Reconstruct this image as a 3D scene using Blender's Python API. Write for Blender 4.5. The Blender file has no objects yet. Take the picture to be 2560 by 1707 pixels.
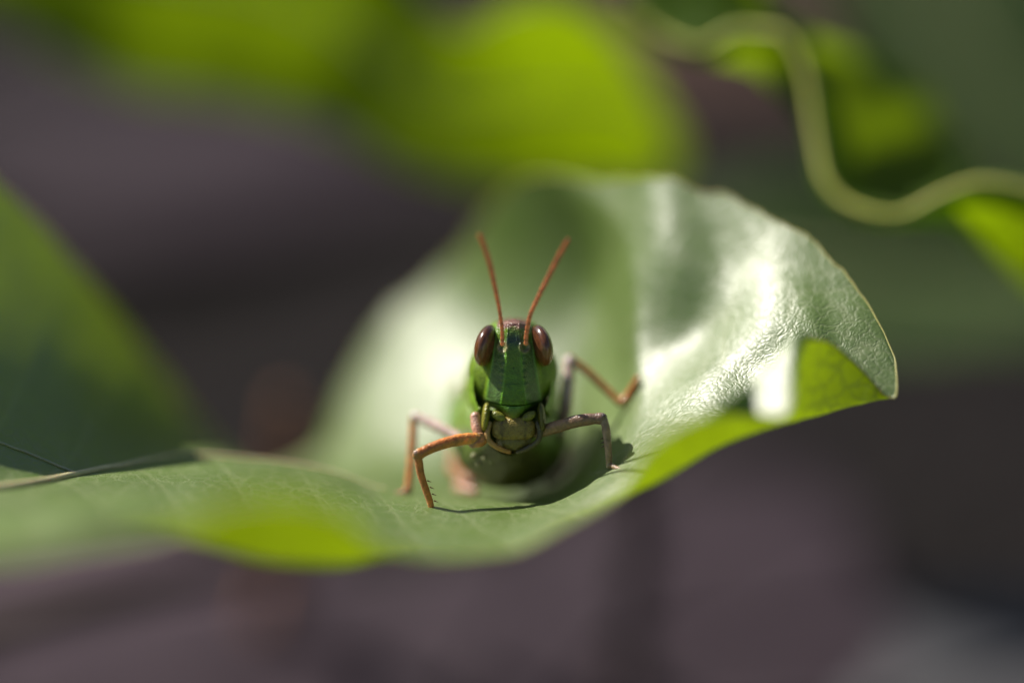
import bpy, math, random
import numpy as np
from mathutils import Vector, noise as mnoise

random.seed(7); rng = np.random.default_rng(7)
scene = bpy.context.scene
C = scene.collection
scene.unit_settings.system = 'METRIC'
scene.unit_settings.scale_length = 0.01            # one Blender unit is one centimetre: a macro scene

# ------------------------------------------------------------------ camera
PITCH = math.radians(30)
FOCUS = 20.0                                       # cm from lens to the grasshopper's face
WIDTH = 6.0                                        # cm across the frame at that distance
FWD = np.array([0, math.cos(PITCH), -math.sin(PITCH)])
UP = np.array([0, math.sin(PITCH), math.cos(PITCH)])
RIGHT = np.array([1.0, 0, 0])
TARGET = np.array([0, 0, 5.0])
CAM = TARGET - FWD * FOCUS
cam_d = bpy.data.cameras.new('camera'); cam = bpy.data.objects.new('camera', cam_d); C.objects.link(cam)
cam.location = CAM; cam.rotation_euler = (math.pi/2 - PITCH, 0, 0)
cam_d.sensor_width = 36; cam_d.lens = 36 * FOCUS / WIDTH
cam_d.clip_start = 0.1; cam_d.clip_end = 20000
cam_d.dof.use_dof = True; cam_d.dof.focus_distance = FOCUS
APERTURE = 2.5                                     # cm, diameter of the entrance pupil
cam_d.dof.aperture_fstop = cam_d.lens * 1e-3 / APERTURE
scene.camera = cam

# ------------------------------------------------------------------ sky and sun
SUN = Vector((-0.60, 0.42, 0.68)).normalized()     # towards the sun: from the left, a little behind
elev = math.asin(SUN.z); azim = math.atan2(SUN.x, SUN.y)
w = bpy.data.worlds.new('World'); scene.world = w; w.use_nodes = True
nt = w.node_tree; bg = nt.nodes['Background']
sky = nt.nodes.new('ShaderNodeTexSky'); sky.sky_type = 'NISHITA'; sky.sun_disc = False
sky.sun_elevation = elev; sky.sun_rotation = azim
nt.links.new(sky.outputs[0], bg.inputs[0]); bg.inputs[1].default_value = 0.05
sl = bpy.data.lights.new('sun', 'SUN'); so = bpy.data.objects.new('sun', sl); C.objects.link(so)
sl.energy = 4.6; sl.angle = math.radians(0.5); sl.color = (1.0, 0.94, 0.85)
so.rotation_euler = SUN.to_track_quat('Z', 'Y').to_euler(); so.location = (-30, 20, 60)
scene.view_settings.view_transform = 'Standard'; scene.view_settings.look = 'None'
scene.view_settings.exposure = 0.8; scene.view_settings.gamma = 1.0
scene.cycles.use_denoising = True
scene.cycles.max_bounces = 8

# ------------------------------------------------------------------ helpers
CM = WIDTH / 2560.0                                # centimetres per photo pixel in the plane of the face
def P(px, py, z=0.0):
    """points measured on the photograph, each with its own distance z (cm) beyond the face -> world"""
    px = np.asarray(px, float); py = np.asarray(py, float); z = np.asarray(z, float)
    k = (FOCUS + z) / FOCUS
    X = (px - 1280) * CM * k; Y = (853.5 - py) * CM * k
    return CAM + X[..., None]*RIGHT + Y[..., None]*UP + (FOCUS + z)[..., None]*FWD
def PP(p): return P(p[0], p[1], p[2])

def pchip(xk, yk, x):
    xk = np.asarray(xk, float); yk = np.asarray(yk, float); x = np.asarray(x, float)
    sh = yk.shape[1:]; yk = yk.reshape(len(xk), -1)
    h = np.diff(xk)[:, None]; d = np.diff(yk, axis=0) / h
    m = np.zeros_like(yk)
    if len(xk) > 2:
        w1 = 2*h[1:] + h[:-1]; w2 = h[1:] + 2*h[:-1]
        ok = d[:-1]*d[1:] > 0
        with np.errstate(divide='ignore', invalid='ignore'):
            hm = (w1 + w2) / (w1/d[:-1] + w2/d[1:])
        m[1:-1] = np.where(ok, hm, 0)
    m[0] = d[0]; m[-1] = d[-1]
    i = np.clip(np.searchsorted(xk, x, side='right') - 1, 0, len(xk)-2)
    hh = h[i]; t = ((x - xk[i])[:, None]) / hh
    r = ((1+2*t)*(1-t)**2*yk[i] + t*(1-t)**2*hh*m[i] + t*t*(3-2*t)*yk[i+1] + t*t*(t-1)*hh*m[i+1])
    return r.reshape((len(x),) + sh)

def catmull(pts, n):
    """smooth path through pts (k,d), n samples, by chord length"""
    pts = np.asarray(pts, float)
    if len(pts) == 2:
        t = np.linspace(0, 1, n)[:, None]; return pts[0]*(1-t) + pts[1]*t
    P0 = np.vstack([2*pts[0]-pts[1], pts, 2*pts[-1]-pts[-2]])
    s = np.concatenate([[0], np.cumsum(np.linalg.norm(np.diff(pts[:, :3], axis=0), axis=1))]); s /= s[-1]
    x = np.linspace(0, 1, n); i = np.clip(np.searchsorted(s, x, side='right')-1, 0, len(pts)-2)
    t = ((x - s[i])/(s[i+1]-s[i]))[:, None]
    a, b, c, d = P0[i], P0[i+1], P0[i+2], P0[i+3]
    return 0.5*((2*b) + (-a+c)*t + (2*a-5*b+4*c-d)*t*t + (-a+3*b-3*c+d)*t**3)

class MB:
    def __init__(s): s.v = []; s.f = []; s.c = []; s.m = []; s.n = 0
    def add(s, V, F, col=None, mat=0):
        V = np.asarray(V, float)
        s.v.append(V); s.f += [tuple(int(i) + s.n for i in f) for f in F]; s.m += [mat]*len(F)
        if col is None: col = (1, 1, 1)
        c = np.asarray(col, float); c = np.broadcast_to(c, (len(V), 3)) if c.ndim == 1 else c
        s.c.append(c); s.n += len(V)
    def build(s, name, mats, parent=None, origin=None, extra=None):
        V = np.vstack(s.v); o0 = np.zeros(3)
        if parent is not None: o0 = np.array(parent['_o']) if '_o' in parent else np.array(parent.location)
        elif origin is not None: o0 = np.array(origin)
        me = bpy.data.meshes.new(name)
        me.from_pydata((V - o0).tolist(), [], s.f); me.update()
        if not isinstance(mats, (list, tuple)): mats = [mats]
        for m in mats: me.materials.append(m)
        me.polygons.foreach_set('material_index', s.m)
        me.polygons.foreach_set('use_smooth', [True]*len(s.f))
        a = me.color_attributes.new('tint', 'FLOAT_COLOR', 'POINT')
        cc = np.ones((len(V), 4)); cc[:, :3] = np.vstack(s.c); a.data.foreach_set('color', cc.ravel())
        for k, arr in (extra or {}).items():
            at = me.attributes.new(k, 'FLOAT', 'POINT'); at.data.foreach_set('value', np.asarray(arr, float).ravel())
        o = bpy.data.objects.new(name, me); C.objects.link(o)
        if parent is not None: o.parent = parent
        elif origin is not None: o.location = origin
        return o

def tag(o, label, cat, group=None, kind=None):
    o['label'] = label
    if cat: o['category'] = cat
    if group: o['group'] = group
    if kind: o['kind'] = kind
    return o
def empty(name, loc):
    o = bpy.data.objects.new(name, None); C.objects.link(o); o.location = [float(x) for x in loc]; o.empty_display_size = .2
    return o

def grid_faces(nu, nv, wrap=False):
    F = []
    for i in range(nu-1):
        for j in range(nv if wrap else nv-1):
            j2 = (j+1) % nv
            F.append((i*nv+j, i*nv+j2, (i+1)*nv+j2, (i+1)*nv+j))
    return F

def tube(mb, pts, rad, col, n=None, seg=12, flat=1.0, mat=0, smooth=True):
    """a round, tapering limb along world points; rad in cm per point; ends closed and rounded"""
    pts = np.asarray(pts, float); rad = np.asarray(rad, float)
    if rad.ndim == 0: rad = np.full(len(pts), float(rad))
    n = n or max(8, 6*len(pts))
    if smooth:
        q = catmull(np.hstack([pts, rad[:, None]]), n); path, r = q[:, :3], np.maximum(q[:, 3], 1e-4)
    else: path, r = pts, rad; n = len(pts)
    # rounded ends
    t0 = path[0]-path[1]; t0 /= np.linalg.norm(t0)+1e-9; t1 = path[-1]-path[-2]; t1 /= np.linalg.norm(t1)+1e-9
    caps0 = [(path[0]+t0*r[0]*math.sin(a)*.8, r[0]*math.cos(a)) for a in (1.5, 1.1, .7, .35)]
    caps1 = [(path[-1]+t1*r[-1]*math.sin(a)*.8, r[-1]*math.cos(a)) for a in (.35, .7, 1.1, 1.5)]
    path = np.vstack([[c[0] for c in caps0], path, [c[0] for c in caps1]])
    r = np.concatenate([[c[1] for c in caps0], r, [c[1] for c in caps1]])
    N = len(path); T = np.gradient(path, axis=0); T /= np.linalg.norm(T, axis=1)[:, None]+1e-12
    ref = np.array([0.12, -1, 0.3]); ref /= np.linalg.norm(ref)
    V = []; nrm = None
    for i in range(N):
        if nrm is None: nrm = ref - T[i]*ref.dot(T[i])
        else: nrm = nrm - T[i]*nrm.dot(T[i])
        nrm /= np.linalg.norm(nrm)+1e-12; b = np.cross(T[i], nrm)
        for k in range(seg):
            a = 2*math.pi*k/seg
            V.append(path[i] + r[i]*(math.cos(a)*nrm*flat + math.sin(a)*b))
    F = grid_faces(N, seg, True); F.append(tuple(range(seg))[::-1]); F.append(tuple((N-1)*seg+k for k in range(seg)))
    if callable(col): c = np.repeat(np.array([col(i/(N-1)) for i in range(N)]), seg, axis=0)
    else:
        c = np.asarray(col, float)
        if c.ndim == 2: c = np.repeat(pchip(np.linspace(0, 1, len(c)), c, np.linspace(0, 1, N)), seg, axis=0)
    mb.add(V, F, c, mat)

def blob(mb, ctr, r, col, tilt=0.0, e1=1.0, e2=1.0, nu=28, nv=36, mat=0, yaw=0.0, colf=None):
    """rounded organic lump: ctr (px,py,z), r = (rx,ry) in photo pixels and rz in cm; e<1 boxier"""
    th = np.linspace(-math.pi/2, math.pi/2, nu); ph = np.linspace(-math.pi, math.pi, nv, endpoint=False)
    s = lambda x, e: np.sign(x)*np.abs(x)**e
    TH, PH = np.meshgrid(th, ph, indexing='ij')
    X = s(np.cos(TH), e1)*s(np.cos(PH), e2); Z = s(np.cos(TH), e1)*s(np.sin(PH), e2); Y = s(np.sin(TH), e1)
    lx, ly = X*r[0]*CM, Y*r[1]*CM; lz = Z*r[2]
    cx, sx = math.cos(yaw), math.sin(yaw); lx, lz = lx*cx - lz*sx, lx*sx + lz*cx
    c, n = math.cos(tilt), math.sin(tilt); gx, gy = lx*c - ly*n, lx*n + ly*c
    W = PP(ctr) + gx[..., None]*RIGHT + gy[..., None]*UP + lz[..., None]*FWD
    cc = col if colf is None else colf(X, Y, Z).reshape(-1, 3)
    mb.add(W.reshape(-1, 3), grid_faces(nu, nv, True), cc, mat)

# ------------------------------------------------------------------ materials
def new_mat(name):
    m = bpy.data.materials.new(name); m.use_nodes = True; t = m.node_tree
    return m, t, t.nodes['Principled BSDF'], t.nodes['Material Output']
def N(t, typ, **kw):
    n = t.nodes.new(typ)
    for k, v in kw.items():
        if k.startswith('i_'): n.inputs[k[2:].replace('_', ' ')].default_value = v
        else: setattr(n, k, v)
    return n
def L(t, a, b): t.links.new(a, b)

def leaf_mat(name, top, under, trans, rough=.42, tmix=.5, cell=26.0, bump=.3, veinc=(.42, .46, .22), spec=.5, bdist=.006, sheen=.3):
    m, t, p, out = new_mat(name)
    tc = N(t, 'ShaderNodeTexCoord')
    geo = N(t, 'ShaderNodeNewGeometry')
    no = N(t, 'ShaderNodeTexNoise', i_Scale=1.6, i_Detail=5.0); L(t, tc.outputs['Object'], no.inputs['Vector'])
    fine = N(t, 'ShaderNodeTexNoise', i_Scale=60.0, i_Detail=3.0); L(t, tc.outputs['Object'], fine.inputs['Vector'])
    warp = N(t, 'ShaderNodeTexNoise', i_Scale=9.0, i_Detail=2.0); L(t, tc.outputs['Object'], warp.inputs['Vector'])
    wm = N(t, 'ShaderNodeMixRGB', blend_type='LINEAR_LIGHT'); wm.inputs[0].default_value = .06
    L(t, tc.outputs['Object'], wm.inputs[1]); L(t, warp.outputs['Color'], wm.inputs[2])
    vo = N(t, 'ShaderNodeTexVoronoi', feature='DISTANCE_TO_EDGE', i_Scale=cell); L(t, wm.outputs[0], vo.inputs['Vector'])
    vo2 = N(t, 'ShaderNodeTexVoronoi', feature='DISTANCE_TO_EDGE', i_Scale=cell*.3); L(t, wm.outputs[0], vo2.inputs['Vector'])
    r1 = N(t, 'ShaderNodeMapRange'); r1.inputs[2].default_value = .28; L(t, vo.outputs['Distance'], r1.inputs[0])
    r2 = N(t, 'ShaderNodeMapRange'); r2.inputs[2].default_value = .10; L(t, vo2.outputs['Distance'], r2.inputs[0])
    ad = N(t, 'ShaderNodeMath', operation='ADD'); L(t, r1.outputs[0], ad.inputs[0]); L(t, r2.outputs[0], ad.inputs[1])
    f2 = N(t, 'ShaderNodeMath', operation='MULTIPLY_ADD'); L(t, fine.outputs['Fac'], f2.inputs[0]); f2.inputs[1].default_value = .25; L(t, ad.outputs[0], f2.inputs[2])
    bp = N(t, 'ShaderNodeBump', i_Strength=bump, i_Distance=bdist); L(t, f2.outputs[0], bp.inputs['Height'])
    L(t, bp.outputs[0], p.inputs['Normal'])
    ve = N(t, 'ShaderNodeAttribute', attribute_name='vein')
    def tone(c, lo, hi):
        mx = N(t, 'ShaderNodeMixRGB'); L(t, no.outputs['Fac'], mx.inputs[0])
        mx.inputs[1].default_value = (*[x*lo for x in c], 1); mx.inputs[2].default_value = (*[x*hi for x in c], 1); return mx.outputs[0]
    tp, un, tr = tone(top, .7, 1.3), tone(under, .75, 1.25), tone(trans, .75, 1.25)
    side = N(t, 'ShaderNodeMixRGB'); L(t, geo.outputs['Backfacing'], side.inputs[0]); L(t, tp, side.inputs[1]); L(t, un, side.inputs[2])
    # fine vein network a shade paler than the cells
    net = N(t, 'ShaderNodeMixRGB', blend_type='MIX'); inv = N(t, 'ShaderNodeMath', operation='SUBTRACT'); inv.inputs[0].default_value = 1.0
    L(t, r2.outputs[0], inv.inputs[1]); sc = N(t, 'ShaderNodeMath', operation='MULTIPLY'); L(t, inv.outputs[0], sc.inputs[0]); sc.inputs[1].default_value = .25
    L(t, sc.outputs[0], net.inputs[0]); L(t, side.outputs[0], net.inputs[1]); net.inputs[2].default_value = (*[x*1.5 for x in veinc[:3]], 1)
    net.inputs[2].default_value = (*veinc, 1)
    vm = N(t, 'ShaderNodeMixRGB'); L(t, ve.outputs['Fac'], vm.inputs[0]); L(t, net.outputs[0], vm.inputs[1]); vm.inputs[2].default_value = (*veinc, 1)
    sp = N(t, 'ShaderNodeTexNoise', i_Scale=7.0, i_Detail=4.0, i_Roughness=.75); L(t, tc.outputs['Object'], sp.inputs['Vector'])
    sr = N(t, 'ShaderNodeMapRange'); sr.inputs[1].default_value = .68; sr.inputs[2].default_value = .74; sr.inputs[4].default_value = .55; L(t, sp.outputs['Fac'], sr.inputs[0])
    sm = N(t, 'ShaderNodeMixRGB'); L(t, sr.outputs[0], sm.inputs[0]); L(t, vm.outputs[0], sm.inputs[1]); sm.inputs[2].default_value = (.16, .12, .03, 1)
    L(t, sm.outputs[0], p.inputs['Base Color'])
    rr = N(t, 'ShaderNodeMapRange'); rr.inputs[3].default_value = rough-.06; rr.inputs[4].default_value = rough+.08; L(t, fine.outputs['Fac'], rr.inputs[0])
    ru = N(t, 'ShaderNodeMath', operation='MULTIPLY_ADD'); L(t, geo.outputs['Backfacing'], ru.inputs[0]); ru.inputs[1].default_value = .25; L(t, rr.outputs[0], ru.inputs[2])
    p.inputs['Roughness'].default_value = .66; p.inputs['Specular IOR Level'].default_value = spec
    tn = N(t, 'ShaderNodeMapRange'); tn.inputs[3].default_value = .62; tn.inputs[4].default_value = 1.05; L(t, r2.outputs[0], tn.inputs[0])
    tv = N(t, 'ShaderNodeVectorMath', operation='SCALE'); L(t, tr, tv.inputs[0]); L(t, tn.outputs[0], tv.inputs['Scale'])
    tl = N(t, 'ShaderNodeBsdfTranslucent'); L(t, tv.outputs[0], tl.inputs['Color'])
    mix = N(t, 'ShaderNodeMixShader'); mix.inputs[0].default_value = tmix
    L(t, p.outputs[0], mix.inputs[1]); L(t, tl.outputs[0], mix.inputs[2])
    p.inputs['Specular IOR Level'].default_value = sheen
    gl = N(t, 'ShaderNodeBsdfGlossy'); L(t, ru.outputs[0], gl.inputs['Roughness']); L(t, bp.outputs[0], gl.inputs['Normal']); gl.inputs['Color'].default_value = (1, 1, 1, 1)
    fr = N(t, 'ShaderNodeFresnel', i_IOR=1.5); L(t, bp.outputs[0], fr.inputs['Normal'])
    gk = N(t, 'ShaderNodeMapRange'); gk.inputs[3].default_value = spec*2; gk.inputs[4].default_value = spec*.5; L(t, geo.outputs['Backfacing'], gk.inputs[0])
    fl = N(t, 'ShaderNodeMapRange'); fl.inputs[1].default_value = .04; fl.inputs[2].default_value = .6; fl.inputs[3].default_value = .04; fl.inputs[4].default_value = .05; L(t, fr.outputs[0], fl.inputs[0])
    gm = N(t, 'ShaderNodeMath', operation='MULTIPLY', use_clamp=True); L(t, fl.outputs[0], gm.inputs[0]); L(t, gk.outputs[0], gm.inputs[1])
    fin = N(t, 'ShaderNodeMixShader'); L(t, gm.outputs[0], fin.inputs[0]); L(t, mix.outputs[0], fin.inputs[1]); L(t, gl.outputs[0], fin.inputs[2])
    L(t, fin.outputs[0], out.inputs[0])
    return m

def tint_mat(name, rough=.35, spec=.5, sss=0.0, bump=.1, bscale=70.0, noise=.35, coat=0.0, trans=0.0, sscale=.05):
    m, t, p, out = new_mat(name)
    a = N(t, 'ShaderNodeAttribute', attribute_name='tint'); tc = N(t, 'ShaderNodeTexCoord')
    no = N(t, 'ShaderNodeTexNoise', i_Scale=22.0, i_Detail=6.0, i_Roughness=.7); L(t, tc.outputs['Object'], no.inputs['Vector'])
    mr = N(t, 'ShaderNodeMapRange'); mr.inputs[1].default_value = .3; mr.inputs[2].default_value = .7; mr.inputs[3].default_value = 1-noise; mr.inputs[4].default_value = 1+noise
    L(t, no.outputs['Fac'], mr.inputs[0])
    mu = N(t, 'ShaderNodeVectorMath', operation='SCALE'); L(t, a.outputs['Color'], mu.inputs[0]); L(t, mr.outputs[0], mu.inputs['Scale'])
    L(t, mu.outputs[0], p.inputs['Base Color'])
    vo = N(t, 'ShaderNodeTexVoronoi', i_Scale=bscale); L(t, tc.outputs['Object'], vo.inputs['Vector'])
    bp = N(t, 'ShaderNodeBump', i_Strength=bump, i_Distance=.01); L(t, vo.outputs['Distance'], bp.inputs['Height']); L(t, bp.outputs[0], p.inputs['Normal'])
    p.inputs['Roughness'].default_value = rough; p.inputs['Specular IOR Level'].default_value = spec
    p.inputs['Coat Weight'].default_value = coat; p.inputs['Coat Roughness'].default_value = .12
    if sss:
        p.inputs['Subsurface Weight'].default_value = sss; p.inputs['Subsurface Radius'].default_value = (1.0, .5, .2); p.inputs['Subsurface Scale'].default_value = sscale
    return m

M_leaf = leaf_mat('glossy_leaf', (.105, .182, .011), (.05, .10, .006), (.26, .37, .002), rough=.47, tmix=.42, cell=30, bump=.25, spec=1.15, sheen=.15)
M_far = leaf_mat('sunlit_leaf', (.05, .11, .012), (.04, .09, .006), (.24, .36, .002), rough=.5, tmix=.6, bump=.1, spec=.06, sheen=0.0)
M_dim = leaf_mat('shaded_leaf', (.013, .034, .009), (.018, .038, .009), (.04, .07, .01), rough=.6, tmix=.25, bump=.1, spec=.03, sheen=0.0)  # shade is put into this darker leaf colour
M_vein = tint_mat('leaf_vein', rough=.5, noise=.2, sss=.2)
M_body = tint_mat('grasshopper_cuticle', rough=.38, noise=.38, bump=.45, bscale=95, sss=.15, sscale=.03)
M_limb = tint_mat('grasshopper_limb', rough=.40, spec=.55, coat=.15, noise=.5, bump=.35, sss=.45, sscale=.06)
M_eye = tint_mat('compound_eye', rough=.24, noise=.35, bump=.04, bscale=160, coat=.3)
M_dry = tint_mat('dry_plant', rough=.8, spec=.2, noise=.45, bump=.4, bscale=8)

# ------------------------------------------------------------------ ground
def ground_mat():
    m, t, p, out = new_mat('shaded_soil')
    tc = N(t, 'ShaderNodeTexCoord')
    a = N(t, 'ShaderNodeTexNoise', i_Scale=.16, i_Detail=6.0, i_Roughness=.6); L(t, tc.outputs['Object'], a.inputs['Vector'])
    r = N(t, 'ShaderNodeValToRGB'); e = r.color_ramp.elements
    e[0].position = .36; e[0].color = (.0048, .0036, .0032, 1); e[1].position = .66; e[1].color = (.0105, .0080, .0078, 1)  # near-black tones carry the plants' shade in the soil colour
    L(t, a.outputs['Fac'], r.inputs[0]); L(t, r.outputs[0], p.inputs['Base Color'])
    b = N(t, 'ShaderNodeTexNoise', i_Scale=2.5, i_Detail=8.0); L(t, tc.outputs['Object'], b.inputs['Vector'])
    bp = N(t, 'ShaderNodeBump', i_Strength=.8, i_Distance=.4); L(t, b.outputs['Fac'], bp.inputs['Height']); L(t, bp.outputs[0], p.inputs['Normal'])
    p.inputs['Roughness'].default_value = .95; p.inputs['Specular IOR Level'].default_value = .15
    return m
def build_ground():
    mb = MB(); ax = np.concatenate([[-3000, -800, -250, -120], np.linspace(-60, 60, 121), [120, 250, 800, 3000]])
    X, Y = np.meshgrid(ax, ax, indexing='ij')
    Z = np.array([[.35*mnoise.noise(Vector((x*.12, y*.12, 3))) + .15*mnoise.noise(Vector((x*.5, y*.5, 9))) for y in ax] for x in ax])
    n = len(ax); mb.add(np.stack([X, Y, Z], -1).reshape(-1, 3), [(f[0], f[3], f[2], f[1]) for f in grid_faces(n, n)])
    o = mb.build('ground', ground_mat()); o['kind'] = 'structure'; o['label'] = 'brown and greyish purple soil, coloured dark as in shade, far below the leaves'
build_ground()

# ------------------------------------------------------------------ leaves
def surface(ctrl, nu, nv, smooth=3, ukey=None):
    """ctrl[col][row] = (px,py,z) -> world grid (nu,nv,3) plus its (u,v) in column/row units"""
    A = np.array(ctrl, float); nc, nr = A.shape[:2]; ukey = nr//2 if ukey is None else ukey
    uk = np.concatenate([[0], np.cumsum(np.maximum(np.linalg.norm(np.diff(A[:, :, :2], axis=0), axis=2).mean(1), 12))])
    u = np.linspace(0, uk[-1], nu); v = np.linspace(0, nr-1, nv)
    B = pchip(uk, A, u)                                    # nu,nr,3
    D = np.swapaxes(pchip(np.arange(nr), np.swapaxes(B, 0, 1), v), 0, 1)
    W = P(D[..., 0], D[..., 1], D[..., 2])
    for _ in range(smooth):
        Q = W.copy()
        Q[1:-1, 1:-1] = .5*W[1:-1, 1:-1] + .125*(W[:-2, 1:-1]+W[2:, 1:-1]+W[1:-1, :-2]+W[1:-1, 2:])
        Q[0, 1:-1] = .5*W[0, 1:-1]+.25*(W[0, :-2]+W[0, 2:]); Q[-1, 1:-1] = .5*W[-1, 1:-1]+.25*(W[-1, :-2]+W[-1, 2:])
        Q[1:-1, 0] = .5*W[1:-1, 0]+.25*(W[:-2, 0]+W[2:, 0]); Q[1:-1, -1] = .5*W[1:-1, -1]+.25*(W[:-2, -1]+W[2:, -1])
        W = Q
    return W, u, v, uk
def normals(W):
    du = np.gradient(W, axis=0); dv = np.gradient(W, axis=1); n = np.cross(du, dv); return n/(np.linalg.norm(n, axis=2)[..., None]+1e-12)

def border(W):
    return np.vstack([W[:, 0], W[-1, 1:], W[-2::-1, -1], W[0, -2:0:-1]])

leaf_ctrl = [
 # lip, crest, mid flap, fold, inner front, midrib/floor, back low, back mid, back margin
 [(-420,1420,-2.9),(-420,1415,-2.8),(-415,1390,-2.4),(-405,1350,-1.9),(-400,1290,-1.4),(-395,1250,-1.0),(-400,1010,-.5),(-420,340,.05),(-440,-150,.6)],  # back rows raised out of view to shade the leaf's left part
 [(-150,1402,-2.7),(-150,1398,-2.6),(-145,1372,-2.1),(-135,1330,-1.5),(-125,1275,-.9),(-115,1232,-.5),(-110,1090,-.25),(-110,870,.35),(-110,370,1.1)],
 [(40,1388,-2.7),(40,1384,-2.6),(40,1358,-2.0),(40,1320,-1.4),(40,1265,-.8),(40,1217,-.35),(40,1135,-.05),(40,950,.65),(40,498,1.5)],
 [(200,1362,-2.6),(200,1358,-2.5),(200,1335,-1.9),(195,1300,-1.3),(190,1240,-.5),(190,1188,.0),(200,1166,.12),(205,1000,1.0),(222,695,2.0)],
 [(350,1345,-2.5),(350,1340,-2.4),(350,1340,-1.9),(350,1325,-1.3),(345,1235,-.4),(340,1160,.35),(345,1146,.55),(355,1050,1.5),(372,888,2.5)],
 [(470,1300,-2.5),(472,1295,-2.4),(476,1325,-2.0),(480,1350,-1.3),(480,1230,-.3),(480,1141,.7),(485,1132,1.0),(492,1108,1.9),(505,1075,3.0)],
 [(645,1238,-2.7),(645,1232,-2.6),(650,1320,-2.2),(655,1398,-1.3),(650,1260,-.3),(650,1150,.7),(650,1160,1.3),(650,1180,1.8),(650,1205,3.2)],
 [(830,1262,-2.6),(830,1256,-2.5),(835,1340,-2.1),(840,1412,-1.2),(830,1290,-.3),(830,1180,.6),(830,1200,1.2),(822,1165,2.2),(812,1122,3.1)],
 [(970,1372,-1.9),(970,1370,-1.8),(965,1386,-1.4),(960,1396,-.9),(960,1310,-.35),(960,1226,.5),(950,1215,1.2),(905,1080,2.4),(862,985,3.1)],
 [(1115,1398,-1.4),(1115,1396,-1.35),(1112,1396,-1.1),(1105,1390,-.8),(1100,1330,-.4),(1100,1255,.22),(1095,1240,1.2),(1070,1010,2.2),(975,800,3.0)],
 [(1275,1384,-1.2),(1274,1383,-1.15),(1270,1380,-.9),(1260,1370,-.65),(1250,1325,-.35),(1250,1258,.18),(1260,1245,1.3),(1215,960,2.1),(1120,670,2.8)],
 [(1412,1318,-1.25),(1411,1315,-1.2),(1408,1322,-.9),(1400,1316,-.55),(1390,1280,-.25),(1395,1238,.25),(1410,1180,1.3),(1370,850,2.0),(1215,530,2.3)],
 [(1556,1228,-1.35),(1556,1220,-1.25),(1560,1242,-.95),(1552,1250,-.5),(1530,1200,-.2),(1525,1130,.25),(1520,960,1.1),(1480,700,1.85),(1340,438,1.8)],
 [(1632,1110,-1.5),(1632,1100,-1.4),(1645,1155,-1.1),(1660,1196,-.6),(1640,1125,-.2),(1620,1040,.2),(1600,890,.6),(1580,650,.9),(1500,454,1.35)],
 [(1780,1035,-1.4),(1790,1012,-1.3),(1800,1065,-1.0),(1815,1110,-.5),(1785,1030,-.15),(1760,950,.1),(1740,830,.54),(1700,640,.66),(1650,442,.90)],
 [(1850,1035,-.88),(1885,950,-.76),(1895,1030,-.62),(1905,1078,-.5),(1880,960,-.05),(1850,880,.12),(1830,770,.42),(1790,640,.63),(1750,470,.80)],
 [(1975,1042,-1.06),(1988,838,-.68),(1985,960,-.55),(1985,1056,-.4),(1970,880,-.02),(1940,810,.10),(1925,730,.27),(1905,640,.46),(1870,515,.66)],
 [(1998,850,-.68),(2000,836,-.66),(1999,950,-.50),(1999,1052,-.38),(1992,875,-.04),(1970,805,.08),(1955,725,.24),(1935,650,.40),(1910,535,.60)],
 [(2050,848,-.46),(2050,844,-.45),(2050,950,-.35),(2050,1040,-.27),(2040,890,-.07),(2025,815,.04),(2010,745,.17),(1995,680,.30),(1990,575,.47)],
 [(2112,889,-.33),(2112,886,-.32),(2114,960,-.26),(2116,1020,-.20),(2100,930,-.12),(2085,860,-.01),(2075,790,.10),(2065,730,.20),(2070,640,.34)],
 [(2180,955,-.24),(2180,952,-.24),(2184,982,-.21),(2190,1003,-.19),(2172,958,-.16),(2158,905,-.09),(2146,840,.01),(2138,780,.10),(2140,716,.20)],
 [(2212,990,-.22),(2212,988,-.22),(2215,995,-.21),(2220,998,-.20),(2224,978,-.19),(2222,940,-.14),(2212,890,-.07),(2200,840,.01),(2188,790,.09)],
 [(2234,996,-.22),(2235,995,-.22),(2237,994,-.21),(2239,992,-.21),(2241,985,-.20),(2243,968,-.18),(2242,945,-.15),(2240,920,-.11),(2234,890,-.05)],
]

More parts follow.
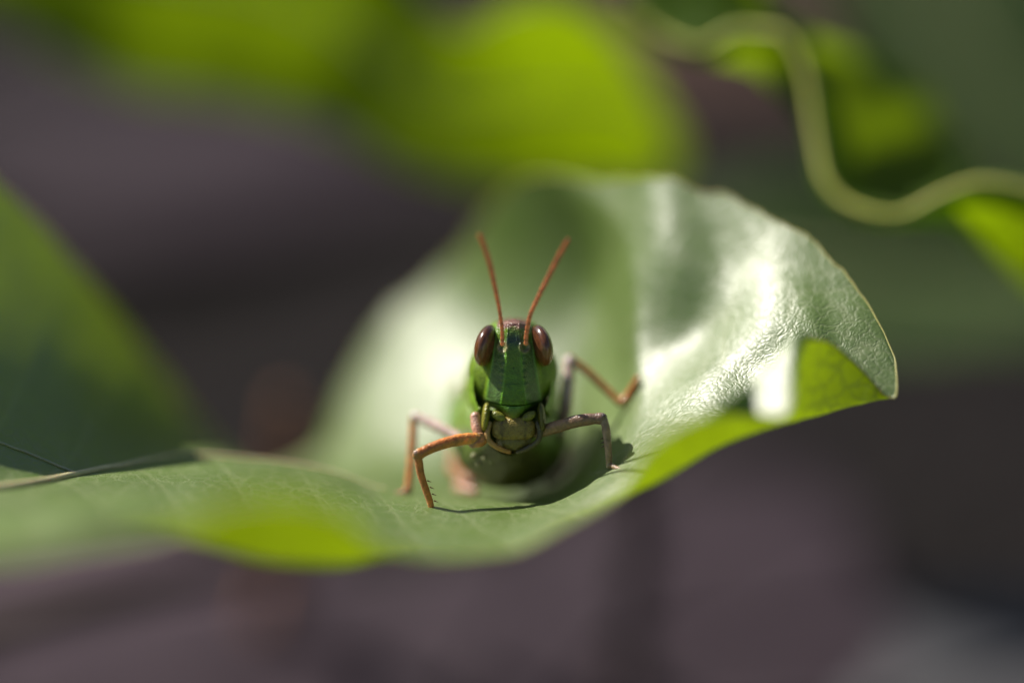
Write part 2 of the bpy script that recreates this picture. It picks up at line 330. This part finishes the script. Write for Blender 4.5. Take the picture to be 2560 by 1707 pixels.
def build_leaf(name, ctrl, nu, nv, mat, label, cat, group=None, smooth=3, mid=None, veins=(), quilt=0.0, spacing=230.0,
               rim=.008, rimcol=(.30, .28, .08), midr=(.035, .02), midcol=(.50, .45, .25), undul=0.0, shear=70.0, midto=1.0, rimrow=None, jag=0.0):
    W, u, v, uk = surface(ctrl, nu, nv, smooth)
    if jag:                                              # uneven, slightly nicked back margin
        dirv = W[:, -1] - W[:, -8]; dirv /= np.linalg.norm(dirv, axis=1)[:, None]+1e-9
        nz = np.array([mnoise.noise(Vector(W[i, -1])*5) + .6*mnoise.noise(Vector(W[i, -1])*14) for i in range(nu)])
        for q in range(14): W[:, nv-14+q] += dirv*(jag*nz*((q+1)/14)**2)[:, None]
    nrm = normals(W)
    if np.mean(nrm @ np.array([0, 0, 1.])) < 0: nrm = -nrm
    vein = np.zeros((nu, nv))
    if mid is not None:
        U, V = np.meshgrid(u, v, indexing='ij')
        ph = (U - shear*np.abs(V-mid) + 40*np.sin(V*1.3))/spacing
        d = np.abs(ph - np.round(ph))*spacing
        vein = np.exp(-(d/6.0)**2)*.22
        if quilt:
            W = W + nrm*(quilt*(np.minimum(d, 60)/60)**.6)[..., None]
    if undul:
        dd = np.array([[mnoise.noise(Vector(W[i, j])*1.3)+.5*mnoise.noise(Vector(W[i, j])*3.1) for j in range(nv)] for i in range(nu)])
        W = W + nrm*(undul*dd)[..., None]
    root = empty(name, W[0, nv//2]); tag(root, label, cat, group)
    mb = MB(); F = grid_faces(nu, nv)
    # the upper side looks up
    f0 = normals(W)[nu//2, nv//2]
    if np.mean(normals(W) @ np.array([0, 0, 1.])) > 0: F = [f[::-1] for f in F]
    mb.add(W.reshape(-1, 3), F)
    mb.build('blade', mat, root, extra={'vein': vein})
    if rim:
        b = MB(); loop = border(W)[::2] if rimrow is None else W[::2, int(round(rimrow*(nv-1)/(len(ctrl[0])-1)))]
        tube(b, loop, np.full(len(loop), rim), rimcol, seg=6, smooth=False); b.build('margin', M_vein, root)
    if mid is not None:
        j = int(round(mid*(nv-1)/(len(ctrl[0])-1))); b = MB()
        path = W[:int(nu*midto):3, j] + nrm[:int(nu*midto):3, j]*.006
        tube(b, path, np.linspace(midr[0], midr[1], len(path)), midcol, seg=8, smooth=False); b.build('midrib', M_vein, root)
    return root, W, nrm

leaf, LW, LN = build_leaf('wavy_leaf', leaf_ctrl, 520, 190, M_leaf, 'large glossy wavy-edged green leaf on which the grasshopper stands', 'leaf',
                  smooth=14, mid=5, quilt=.004, spacing=210, undul=.012, jag=.04, rim=.006, midr=(.036, .004), midto=.50)
# the strong side vein that leaves the midrib at the left
def leaf_vein(pxs, r0, r1, col):
    flat = LW.reshape(-1, 3); rel = flat - CAM; dep = rel @ FWD
    sx = (rel @ RIGHT)/dep*FOCUS/CM + 1280; sy = 853.5 - (rel @ UP)/dep*FOCUS/CM
    nn = LN.reshape(-1, 3); pts = []
    q = catmull(np.array([(a, b, 0) for a, b in pxs], float), 30)
    for a, b, _ in q:
        i = np.argmin((sx-a)**2 + (sy-b)**2); pts.append(flat[i] + nn[i]*.004)
    pts = np.array(pts)
    for _ in range(3): pts[1:-1] = .5*pts[1:-1] + .25*(pts[:-2]+pts[2:])
    b = MB(); tube(b, pts, np.linspace(r0, r1, len(pts)), col, seg=8, smooth=False); b.build('side_vein', M_vein, leaf)
leaf_vein([(195, 1186), (120, 1155), (40, 1122), (-80, 1075)], .009, .007, (.24, .28, .18))

top_ctrl = []
lo = [(-160,-60),(0,60),(150,150),(330,222),(600,262),(800,312),(1000,402),(1150,450),(1350,478),(1550,470),(1660,440),(1700,400)]
hi = [(-160,-420),(100,-420),(300,-400),(500,-380),(760,-320),(950,-150),(1060,20),(1150,75),(1250,25),(1400,0),(1560,110),(1690,330)]
zz = [5.4,5.3,5.2,5.1,5.0,4.9,4.8,4.7,4.6,4.6,4.7,4.9]
for (a, b), (c, d), z in zip(lo, hi, zz):
    top_ctrl.append([(a*(1-t)+c*t, b*(1-t)+d*t, z - dz*(b-d)*CM) for t, dz in ((0, .0), (.25, .14), (.5, .36), (.75, .64), (1, 1.0))])
build_leaf('backlit_leaf', top_ctrl, 120, 50, M_far, 'bright yellow-green backlit leaf hanging above and behind the grasshopper', 'leaf', mid=2, quilt=.01, rim=.012, undul=.04, smooth=8)

curl_ctrl = [
 [(1540,40,2.3),(1560,10,2.2),(1640,-60,2.2),(1740,-200,2.2)],
 [(1650,115,2.2),(1660,90,2.1),(1720,10,2.15),(1800,-120,2.2)],
 [(1745,150,2.1),(1750,120,2.0),(1800,40,2.1),(1860,-60,2.2)],
 [(1850,160,2.4),(1850,75,2.0),(1880,50,2.15),(1930,0,2.3)],
 [(1935,220,2.6),(1940,80,1.9),(1970,90,2.1),(2020,70,2.3)],
 [(1985,280,2.4),(2010,170,1.8),(2080,180,2.4),(2180,160,3.2)],
 [(2020,350,2.0),(2040,330,1.7),(2140,290,2.4),(2300,220,3.6)],
 [(2040,455,1.7),(2060,440,1.6),(2180,390,2.4),(2350,320,3.6)],
 [(2115,540,1.5),(2125,515,1.5),(2240,445,2.3),(2420,390,3.5)],
 [(2235,570,1.5),(2235,540,1.4),(2300,500,2.0),(2400,470,2.6)],
 [(2350,560,1.75),(2345,495,1.4),(2350,488,1.5),(2358,482,1.6)],
 [(2470,640,2.0),(2455,456,1.4),(2458,449,1.5),(2464,444,1.58)],
 [(2600,740,2.1),(2590,480,1.4),(2594,472,1.5),(2598,466,1.58)],
 [(2740,820,2.1),(2740,560,1.4),(2744,552,1.5),(2748,545,1.58)],
]
build_leaf('curled_leaf', curl_ctrl, 160, 44, M_far, 'out-of-focus green leaf with a pale, strongly waved edge', 'leaf', rimrow=1, rim=.027, rimcol=(.42, .43, .09), undul=.03, smooth=3)

def simple_leaf(name, base, tip, width, droop, mat, label, group=None, twist=0.0, n=13, rows=7, fold=.2, up=None):
    """an ordinary ovate leaf: base and tip are world points"""
    base = np.array(base, float); tip = np.array(tip, float); ax = tip-base; Ln = np.linalg.norm(ax); ax /= Ln
    upv = np.array(up if up is not None else (0, 0, 1.)); sd = np.cross(ax, upv); sd /= np.linalg.norm(sd); nr = np.cross(sd, ax)
    c, s = math.cos(twist), math.sin(twist); sd, nr = sd*c + nr*s, nr*c - sd*s
    nu, nv = 60, 25; V = np.zeros((nu, nv, 3))
    for i in range(nu):
        t = i/(nu-1); wd = width*(math.sin(math.pi*min(1, max(0, t))**.75))**.8*.5 + .002
        ctr = base + ax*Ln*t + nr*(-droop*t*t)
        for j in range(nv):
            q = 2*j/(nv-1)-1
            V[i, j] = ctr + sd*wd*q + nr*(fold*abs(q)*wd + .05*width*math.sin(9*t+2*q)*abs(q))
    root = empty(name, base); tag(root, label, 'leaf', group)
    mb = MB(); F = grid_faces(nu, nv)
    if normals(V)[nu//2, nv//2].dot(nr) > 0: F = [f[::-1] for f in F]
    mb.add(V.reshape(-1, 3), F); mb.build('blade', mat, root)
    b = MB(); tube(b, V[:, nv//2][::3]+nr*.01, np.linspace(.05, .015, 20), (.2, .22, .1), seg=6, smooth=False); b.build('midrib', M_vein, root)
    return root
simple_leaf('shaded_leaf', P(1560, 620, 6.5), P(3000, 760, 5.0), 1.6, .2, M_dim, 'dull green leaf coloured as in shade behind the right end of the wavy leaf', up=-FWD+.5*UP)
simple_leaf('shaded_leaf', P(2150, -250, 9.0), P(2750, 620, 7.0), 2.0, .2, M_dim, 'green leaf coloured dark as in shade beyond the curled leaf with the pale edge', up=-FWD+.3*UP)

# ------------------------------------------------------------------ twigs and litter behind
def twig(name, pts, rad, col, label, cat='twig', group=None):
    w = np.array([PP(p) for p in pts]); mb = MB(); q = catmull(np.hstack([w, np.array(rad)[:, None]]), 24)
    for i in range(len(q)): q[i, :3] += .04*np.array(mnoise.noise_vector(Vector(q[i, :3])*1.5)); q[i, 3] *= 1+.25*mnoise.noise(Vector(q[i, :3])*4)
    tube(mb, q[:, :3], q[:, 3], col, seg=12, smooth=False)
    o = mb.build(name, M_dry, origin=q[0, :3]); return tag(o, label, cat, group)
twig('twig', [(-700,1740,5.3),(-120,1600,3.9),(200,1520,3.7),(450,1450,4.2),(712,1385,5.35)], [.14,.13,.12,.11,.08], (.035, .025, .018), 'dark twig slanting below the left of the wavy leaf, against a reddish stub')
twig('dry_stub', [(645,1640,6.1),(712,1385,5.4),(728,1200,4.7),(724,1080,4.35),(715,1010,4.2)], [.13,.12,.12,.11,.07], (.24, .11, .06), 'reddish brown dry stub rising from the soil behind the wavy leaf', 'twig')
twig('plant_stem', [(1545,1110,.55),(1585,1170,2.0),(1600,1300,3.9),(1585,1500,4.7),(1568,1790,5.4)], [.05,.08,.10,.11,.12], (.07, .05, .04), 'thin brown stem dropping straight down under the wavy leaf', 'stem')

def on_ground(px, py, h=.25):
    d = P(px, py, 0) - CAM; return CAM + d*((h - CAM[2])/d[2])
def dry_leaf(px, py, length, width, ang, col, label, group='dry leaves lying on the soil', h=.25):
    c = on_ground(px, py, h); nu, nv = 30, 15; V = np.zeros((nu, nv, 3)); ph = px*.01
    for i in range(nu):
        t = i/(nu-1); wd = width*.5*math.sin(math.pi*t**.8)**.7 + .02
        for j in range(nv):
            q = 2*j/(nv-1)-1; lx = (t-.5)*length; ly = wd*q
            V[i, j] = c + np.array([lx*math.cos(ang)-ly*math.sin(ang), lx*math.sin(ang)+ly*math.cos(ang), .10*wd*q*q + .03*math.sin(5*t+ph)*length*.2 + .04*math.sin(7*t+4*q) - .25*max(0, abs(2*t-1)-.5) - .2*q*q])
    root = empty('dry_leaf', c); tag(root, label, 'dry leaf', group); mb = MB(); mb.add(V.reshape(-1, 3), grid_faces(nu, nv), col); mb.build('blade', M_dry, root)
    b = MB(); tube(b, V[:, nv//2][::3] + np.array([0, 0, .02]), np.linspace(.06, .02, 10), np.array(col)*.7, seg=6, smooth=False); b.build('midrib', M_dry, root)
PUR = np.array([.085, .056, .074])
for px, py, ln, wd, an, k, lb in (
    (620,370,5.5,2.6,.35,.47,'long blurred purple-grey dry leaf on the soil beneath the bright backlit leaf'),
    (230,250,5,2.4,.6,.38,'dim purple-grey dry leaf beside the longer one under the backlit leaf'),
    (230,1400,4.2,1.6,.25,.95,'pinkish grey dry leaf between the wavy leaf and the dark twig'),
    (900,1640,4.5,2.6,.2,.6,'broad purple-grey dry leaf on the soil below the curled-up front edge of the wavy leaf'),
    (420,1680,4,2.0,.4,.6,'brownish purple dry leaf on the soil just below the dark twig'),
    (1250,1560,4,2.4,1.2,.5,'dull dry leaf on the soil straight below the grasshopper'),
    (1760,1360,3.4,2.6,.9,.55,'purple-grey dry leaf on the soil right beside the thin brown stem'),
    (1900,1560,3.6,2.2,.3,.5,'dark purple-grey dry leaf on the soil between the brown stem and the palest dry leaf'),
    (2560,1660,3.4,2.2,.5,2.0,'pale grey dry leaf, the lightest one on the soil'),
    (1960,30,6,3.0,.2,.4,'reddish brown dry leaf on the soil behind the curled leaf with the pale edge')):
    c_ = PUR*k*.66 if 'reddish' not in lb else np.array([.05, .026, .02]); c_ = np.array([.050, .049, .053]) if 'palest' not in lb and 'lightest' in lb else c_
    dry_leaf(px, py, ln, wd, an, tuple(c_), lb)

# ------------------------------------------------------------------ grasshopper
hop = empty('grasshopper', P(1270, 1240, .5))
tag(hop, 'small green grasshopper with orange-brown legs facing the viewer on the leaf', 'grasshopper')
body = MB()
G = np.array
green, bright, bluish, brown = G([.080, .150, .007]), G([.165, .265, .011]), G([.062, .120, .038]), G([.15, .070, .055])

def lerp(a, b, t): t = np.clip(t, 0, 1); t = np.asarray(t)[..., None] if np.ndim(t) else t; return a*(1-t)+b*t
def bumpf(d, w): return np.exp(-(d/w)**2)
def head():
    ys = np.array([796,799,804,812,825,845,880,915,950,985,1000,1012,1022]); ws = np.array([4,24,44,56,64,70,77,81,84,84,82,74,60]); fz = np.array([.10,.06,.03,.012,.0,-.004,-.004,.0,.006,.014,.020,.035,.07])
    nu, nv = 230, 181
    y = np.concatenate([np.linspace(796, 812, 24), np.linspace(812, 1022, nu-24+1)[1:]])
    wv = pchip(ys, ws[:, None].astype(float), y)[:, 0]; fv = pchip(ys, fz[:, None], y)[:, 0]
    a = np.linspace(-1.75, 1.75, nv)
    Y, A = np.meshgrid(y, a, indexing='ij')
    s = np.sign(np.sin(A))*np.abs(np.sin(A))**.92
    X = wv[:, None]*s; Z = fv[:, None] + .30*(1-np.sign(np.cos(A))*np.abs(np.cos(A))**1.15)
    ax = np.abs(X)
    # frontal costa: a raised band with keeled edges
    cw = np.interp(y, [796,830,855,900,925,960,990,1022], [16,17,19,20,21,25,30,34])[:, None]
    fade = np.clip((1008-Y)/25, 0, 1)*np.clip((Y-806)/14, 0, 1)
    band = 1/(1+np.exp((ax-cw)/1.6)); edge = bumpf(ax-cw+1.5, 2.6)
    d = .012*band + .007*edge - .006*bumpf(ax, cw*.6)*(Y < 960)
    # lateral carina
    lc = np.interp(y, [800,820,840,870,910,950,990,1022], [42,44,46,50,55,61,67,70])[:, None]
    car = bumpf(ax-lc, 3.4); d = d + .010*car
    plate = ((ax > cw) & (ax < lc)).astype(float)
    d = d - .006*plate*bumpf(ax-(cw+lc)/2, 9)
    # row of small bumps below each antenna
    for by, bx, br in ((895, 27, 8), (912, 27, 7), (932, 28, 7), (946, 29, 6), (962, 32, 6)):
        d = d + .008*np.exp(-(((ax-bx)/br)**2 + ((Y-by)/br)**2)**2)
    # antenna socket
    rr = np.hypot(ax-28, (Y-868)); d = d - .014*bumpf(rr, 9) + .008*bumpf(rr-13, 3.5)
    # seam in front of the pale cheek, transverse brow ridge
    d = d + .006*bumpf(Y-(808+.004*X*X), 3)
    # median ocellus
    ro = np.hypot(X, Y-919); d = d - .006*bumpf(ro, 3)
    # epistomal suture
    su = 1018 - .0033*X*X
    d = d - .012*bumpf(Y-su, 2.6) + .006*bumpf(Y-su+5, 3)
    d = d*fade + (1-fade)*d*.6
    rn = np.array([[mnoise.noise(Vector((X[i, j]*.09, Y[i, j]*.09, 1.5))) for j in range(nv)] for i in range(len(y))])
    d = d + .0016*rn
    W = P(1284+X, Y, Z - d)
    # colours of the cuticle
    col = np.broadcast_to(green, X.shape+(3,)).copy()
    def mixin(c, m): 
        nonlocal col; m = np.clip(m, 0, 1)[..., None]; col = col*(1-m) + c*m
    mixin(bluish, plate*.75*np.clip((Y-840)/30, 0, 1))
    mixin(bright, np.clip((ax-lc)/6, 0, 1)*.8)
    mixin(G([.13, .29, .04]), car*.8)
    mixin(G([.09, .24, .015]), bumpf(ax-cw, 3)*.85*np.clip((Y-860)/20, 0, 1))
    mixin(G([.05, .16, .01]), band*.5*np.clip((Y-890)/50, 0, 1))
    mixin(G([.018, .045, .045]), band*bumpf(Y-850, 16)*.9)
    mixin(brown, np.clip((826 - Y + .004*X*X*0 + 6*rn)/10, 0, 1)*np.clip((44-ax)/5, 0, 1))
    mixin(G([.22, .13, .10]), bumpf(Y-(806+.003*X*X), 2)*.6*(ax < 36))
    mixin(G([.30, .24, .13]), bumpf(rr-10, 5)*.7)
    mixin(G([.012, .012, .008]), bumpf(ro, 2.2))
    mixin(G([.02, .018, .008]), bumpf(Y-su, 2.4)*.95)
    mixin(G([.05, .03, .02]), bumpf(np.hypot(ax-79, (Y-998)*.8), 8))
    mixin(G([.11, .16, .012]), np.clip((Y-su-3)/6, 0, 1)*.5)
    F = grid_faces(len(y), nv); body.add(W.reshape(-1, 3), [f[::-1] for f in F], col.reshape(-1, 3), 0)
head()
# cheeks behind the mouth and neck membrane filling the back of the head
blob(body, (1282, 930, .30), (115, 104, .20), bright*.8)
# pronotum: a saddle with two side lobes and a low keel
def pronotum():
    nu, nv = 40, 90; V = []; col = []
    prof = np.array([(-92,1034),(-104,1008),(-110,970),(-107,930),(-97,898),(-76,872),(-40,858),(0,852)], float)
    prof = np.vstack([prof, prof[-2::-1]*[-1, 1]])
    s = np.concatenate([[0], np.cumsum(np.linalg.norm(np.diff(prof, axis=0), axis=1))]); q = pchip(s, prof, np.linspace(0, s[-1], nv))
    for i in range(nu):
        t = i/(nu-1); z = .20 + .85*t; k = 1 + .09*math.sin(t*2.4) - .02; lift = 6*t
        for j in range(nv):
            x, yy = q[j]; low = np.clip((yy-985)/50, 0, 1)
            kk = k*(1 - .10*max(0, 1-t/.06)); yv = 930 + (yy-930)*kk + lift - 6*bumpf(x, 6)
            zz = z - .06*low*(1-t) - .10*(1-abs(x)/114)*(1-t)
            V.append(P(1280+x*kk, yv, zz)); u = abs(x)/114
            c = lerp(brown*.9, bright*.95, np.clip((u-.55)/.12, 0, 1)); c = lerp(c, G([.20, .34, .10]), .6*bumpf(t-.55, .05)); c = lerp(c, G([.16, .32, .03]), .5*bumpf(t, .06)); col.append(c)
    body.add(V, grid_faces(nu, nv), np.array(col), 0)
    # thickness of the lower rim
    for j0 in (0, nv-1):
        tube(body, [V[i*nv+j0] for i in range(0, nu, 3)], .012, bright*.9, seg=8)
pronotum()
# thorax and abdomen: one tapering trunk
def trunk():
    zs = [.12, .25, .45, .75, 1.0, 1.25, 1.45, 1.6, 1.7]; cy = [1075, 1085, 1087, 1084, 1072, 1048, 1034, 1020, 1010]
    rx = [60, 95, 130, 145, 136, 118, 95, 60, 22]; ry = [60, 95, 130, 140, 130, 108, 82, 50, 20]
    nz, ns = 110, 72; z = np.linspace(zs[0], zs[-1], nz); V = []; col = []
    C_ = pchip(zs, np.array([cy, rx, ry], float).T, z)
    for i in range(nz):
        ring = .985 + .03*abs(math.sin(z[i]*math.pi/.16)) if z[i] > .8 else 1.0
        for j in range(ns):
            a = 2*math.pi*j/ns; x = C_[i, 1]*math.sin(a)*ring; yy = C_[i, 0] + C_[i, 2]*math.cos(a)*ring
            lump = 1 + .05*mnoise.noise(Vector((x*.03, yy*.03, z[i]*3)))
            V.append(P(1272+x*lump, 1075+(yy-1075)*lump, z[i]))
            under = np.clip((math.cos(a)-.1)/.6, 0, 1)  # olive underside, darkened further with the shade beneath the body
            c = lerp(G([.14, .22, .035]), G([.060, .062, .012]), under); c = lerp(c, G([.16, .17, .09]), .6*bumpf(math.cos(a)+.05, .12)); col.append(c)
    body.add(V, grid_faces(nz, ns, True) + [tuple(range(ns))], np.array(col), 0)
trunk()
for (x, y_, r_) in ((1185,1140,9),(1212,1146,8),(1228,1152,7),(1196,1160,8)):
    blob(body, (x, y_, .22), (r_, r_, .02), (.20, .20, .10), nu=12, nv=16)

OR, ORL, PINK, DK = G([.46, .175, .045]), G([.56, .24, .06]), G([.42, .24, .17]), G([.10, .055, .04])
GLEAM = G([.66, .50, .46])  # white sun gleam on the middle thighs, put into the colour
def limb(pts, rad, col, flat=1.0, n=56):
    q = catmull(np.hstack([np.array(pts, float), np.array(rad, float)[:, None]]), n); k = np.linspace(0, 1, n)
    r = q[:, 3]*(1 + .10*bumpf(k-.97, .05) + .08*bumpf(k-.03, .05) - .07*bumpf(k-.88, .05))
    r = r*np.array([1 + .05*mnoise.noise(Vector((p[0]*.06, p[1]*.06, p[2]*9))) for p in q])
    tube(body, np.array([PP(p) for p in q]), r*CM, col, seg=18, flat=flat, mat=1, smooth=False)
def spines(path, side, k, ln=11):
    q = catmull(np.array(path, float), k+2)[1:-1]
    for (x, y_, z) in q: tube(body, [P(x, y_, z), P(x+side[0]*ln, y_+side[1]*ln, z-.01)], [.0045, .001], (.03, .02, .015), n=5, seg=6, mat=1)
# front leg, lit side
limb([(1188,1040,.10),(1190,1062,.08),(1198,1090,.06)], [12,13,13], [PINK*.8, PINK, OR])
limb([(1180,1108,.05),(1200,1103,.05),(1212,1094,.08)], [12,14,12], [PINK*.8, OR, OR])
limb([(1206,1097,.06),(1165,1097,.02),(1121,1105,-.02),(1080,1119,-.05),(1050,1134,-.07),(1041,1140,-.07)], [14,15.5,14.5,14,14.5,11], [ORL, ORL, OR, OR*.9, OR*.85], flat=.8)
blob(body, (1041, 1132, -.08), (9, 8, .02), PINK, tilt=.3, mat=1)
limb([(1043,1137,-.07),(1047,1155,-.06),(1052,1185,-.04),(1064,1222,-.01),(1076,1258,.02),(1082,1290,.04)], [9.5,10.5,9.5,9,8.5,8], [OR, OR*.9, OR, ORL, G([.40,.26,.10])])
spines([(1062,1185,-.04),(1072,1208,-.02),(1080,1230,0),(1086,1252,.02),(1090,1268,.03)], (.9, .35), 4)
limb([(1080,1284,.04),(1062,1293,-.02),(1042,1298,-.10)], [7,6,4], [ORL, OR])
# front leg, shaded side: shade painted in as darker browns than its twin
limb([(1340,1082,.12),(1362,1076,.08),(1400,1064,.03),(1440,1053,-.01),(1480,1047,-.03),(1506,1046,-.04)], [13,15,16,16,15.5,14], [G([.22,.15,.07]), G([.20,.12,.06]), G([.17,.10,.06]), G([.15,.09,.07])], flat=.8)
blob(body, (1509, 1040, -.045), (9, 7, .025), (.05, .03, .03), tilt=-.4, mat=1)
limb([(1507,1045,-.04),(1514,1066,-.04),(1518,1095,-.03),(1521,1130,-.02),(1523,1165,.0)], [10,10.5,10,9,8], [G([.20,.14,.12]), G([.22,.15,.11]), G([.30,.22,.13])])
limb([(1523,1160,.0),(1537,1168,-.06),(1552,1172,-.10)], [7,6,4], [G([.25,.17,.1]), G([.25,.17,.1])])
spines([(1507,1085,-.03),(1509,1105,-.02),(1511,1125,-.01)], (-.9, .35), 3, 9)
# middle leg, lit side
limb([(1185,1118,.35),(1140,1090,.42),(1085,1062,.48),(1036,1040,.52)], [12,13.5,13.5,12], [OR, GLEAM, GLEAM])
limb([(1035,1040,.52),(1033,1080,.52),(1028,1150,.50),(1020,1226,.46)], [10,10,10,9.5], [ORL, OR, OR])
limb([(1020,1228,.46),(990,1237,.42),(945,1241,.38)], [9,8,6], [PINK, PINK*.8])
# middle leg, shaded side: painted shade low on the thigh, painted gleam above
limb([(1375,1110,.40),(1405,1060,.46),(1418,980,.50),(1424,900,.52)], [13,15,16,14], [DK*1.5, DK*1.8, GLEAM*.9, GLEAM])
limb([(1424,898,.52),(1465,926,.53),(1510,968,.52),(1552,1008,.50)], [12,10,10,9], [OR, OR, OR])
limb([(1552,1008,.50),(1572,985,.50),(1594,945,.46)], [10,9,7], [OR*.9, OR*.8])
# hind legs: thighs drawn back along the body, shanks folded forward
for K in (((1162,1120,.70),(1148,1075,.90),(1140,1010,1.2),(1150,950,1.5),(1140,1060,1.25),(1132,1165,1.0)),
          ((1385,1120,.70),(1400,1080,.90),(1402,1020,1.2),(1395,960,1.5),(1404,1060,1.25),(1412,1160,1.0))):
    limb(K[:4], [30,35,27,13], [G([.15,.26,.04]), G([.12,.21,.04]), G([.2,.17,.06])], flat=.55)
    limb(K[3:], [12,11,11], [OR, OR*.8, OR*.6])
limb([(1132,1165,1.0),(1150,1190,.88),(1180,1205,.75)], [16,18,15], [OR*.6, OR*.4])
limb([(1146,1216,.85),(1166,1224,.75),(1188,1228,.68)], [14,13,10], [PINK, PINK])
limb([(1412,1160,1.0),(1390,1185,.9),(1375,1200,.8)], [15,15,12], [DK*2, DK*1.5])  # darker browns than the lit side: shade put into the colour
body.build('body', [M_body, M_limb], hop)

# eyes
def eye(side):
    mb = MB(); cx = 1284 + side*68.5
    blob(mb, (cx, 864, .115), (25.5, 53.5, .135), (.10, .034, .018), tilt=side*.25, nu=56, nv=64, yaw=side*.25,
         colf=lambda X, Y, Z: lerp(G([.050, .020, .012]), G([.18, .062, .020]), np.clip(.5 - .5*Y + .12*np.sin(X*22+Y*3), 0, 1)))
    e = mb.build('eye', M_eye, hop)
    b = MB(); xs = [43.5, 44.5, 51, 62, 75.5]           # pale ridge of the orbit along the inner edge
    tube(b, [P(1284+side*x, y_, z) for x, y_, z in zip(xs, (814, 836, 864, 891, 913), (.055, .05, .055, .075, .12))], np.array([2.2, 2.6, 2.6, 2.6, 2.2])*CM, (.17, .22, .08), n=24, seg=8)
    b.build('orbit', M_body, e)
for s in (-1, 1): eye(s)

# antennae: a stout base and a ringed whip
def antenna(path, rad, basept, shade):
    q = catmull(np.array(path, float), 96); k = np.linspace(0, 1, 96)
    r = np.interp(k, np.linspace(0, 1, len(rad)), rad)*CM; r = r*(1 + .07*np.sin(k*2*math.pi*22)); mb = MB()
    cols = np.array([lerp(G([.42, .20, .09]), G([.34, .10, .035]), t) * (1 - .25*(math.sin(t*2*math.pi*22) < -.6)) for t in k])
    tube(mb, np.array([PP(p) for p in q]), r, cols, seg=12, smooth=False, flat=.75)
    an = mb.build('antenna', M_limb, hop)
    b = MB(); blob(b, (basept[0], basept[1], -.015), (8.5, 13, .022), G([.42, .22, .05])*shade, mat=0); blob(b, (basept[0], basept[1]+12, -.01), (10, 8, .02), G([.35, .27, .12])*shade)
    b.build('antenna_base', M_limb, an)
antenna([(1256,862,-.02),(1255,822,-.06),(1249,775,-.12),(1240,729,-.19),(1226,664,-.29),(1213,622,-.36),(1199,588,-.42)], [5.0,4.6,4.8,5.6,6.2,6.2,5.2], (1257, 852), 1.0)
antenna([(1315,860,-.02),(1316,836,-.05),(1325,790,-.12),(1345,745,-.18),(1376,683,-.26),(1401,634,-.33),(1420,600,-.38)], [5.6,5.6,5.8,6.2,6.4,6.2,5.0], (1315, 855), .6)  # base on the shaded side is darkened in its colour

# mouthparts
YL, OL, TAN = G([.26, .22, .02]), G([.23, .18, .035]), G([.27, .19, .07])
mb = MB()
def clyp():
    nu, nv = 40, 60; V = []; col = []
    for i in range(nu):
        t = i/(nu-1); hw = np.interp(t, [0, .3, .7, 1], [76, 56, 34, 28])
        for j in range(nv):
            s = 2*j/(nv-1)-1; x = hw*s; top = 1017 - .0031*(76*s)**2 - 1; bot = 1049 - 4*s*s
            yy = top*(1-t) + bot*t
            V.append(P(1284+x, yy, .020 + .20*abs(s)**2.4*(1-.4*t) + .03*t - .012*math.sin(math.pi*t)))
            col.append(lerp(G([.065, .165, .012]), G([.15, .15, .02]), t**1.5))
    mb.add(V, grid_faces(nu, nv), np.array(col))
clyp(); mb.build('clypeus', M_body, hop)
mb = MB(); blob(mb, (1284, 1071, .085), (55, 30, .06), OL, e1=.65, e2=.65, nu=40, nv=60, colf=lambda X, Y, Z: lerp(lerp(OL, G([.16, .11, .022]), .5+.5*np.sin(X*14)*np.cos(Y*9)), G([.04, .03, .01]), np.maximum(bumpf(np.abs(X)-.52, .035), 0)))
lab = mb.build('labrum', M_body, hop)
mb = MB(); blob(mb, (1284, 1052, .035), (24, 9, .02), YL*.8, nu=16, nv=24); mb.build('labrum_lip', M_body, lab)
mb = MB(); blob(mb, (1284, 1101, .12), (44, 25, .07), G([.13, .11, .03]), e1=.9, e2=.9); mb.build('labium', M_body, hop)
for s, c in ((-1, 1.15), (1, .8)):  # left brighter, right darker: side light painted into the mouthpart colours
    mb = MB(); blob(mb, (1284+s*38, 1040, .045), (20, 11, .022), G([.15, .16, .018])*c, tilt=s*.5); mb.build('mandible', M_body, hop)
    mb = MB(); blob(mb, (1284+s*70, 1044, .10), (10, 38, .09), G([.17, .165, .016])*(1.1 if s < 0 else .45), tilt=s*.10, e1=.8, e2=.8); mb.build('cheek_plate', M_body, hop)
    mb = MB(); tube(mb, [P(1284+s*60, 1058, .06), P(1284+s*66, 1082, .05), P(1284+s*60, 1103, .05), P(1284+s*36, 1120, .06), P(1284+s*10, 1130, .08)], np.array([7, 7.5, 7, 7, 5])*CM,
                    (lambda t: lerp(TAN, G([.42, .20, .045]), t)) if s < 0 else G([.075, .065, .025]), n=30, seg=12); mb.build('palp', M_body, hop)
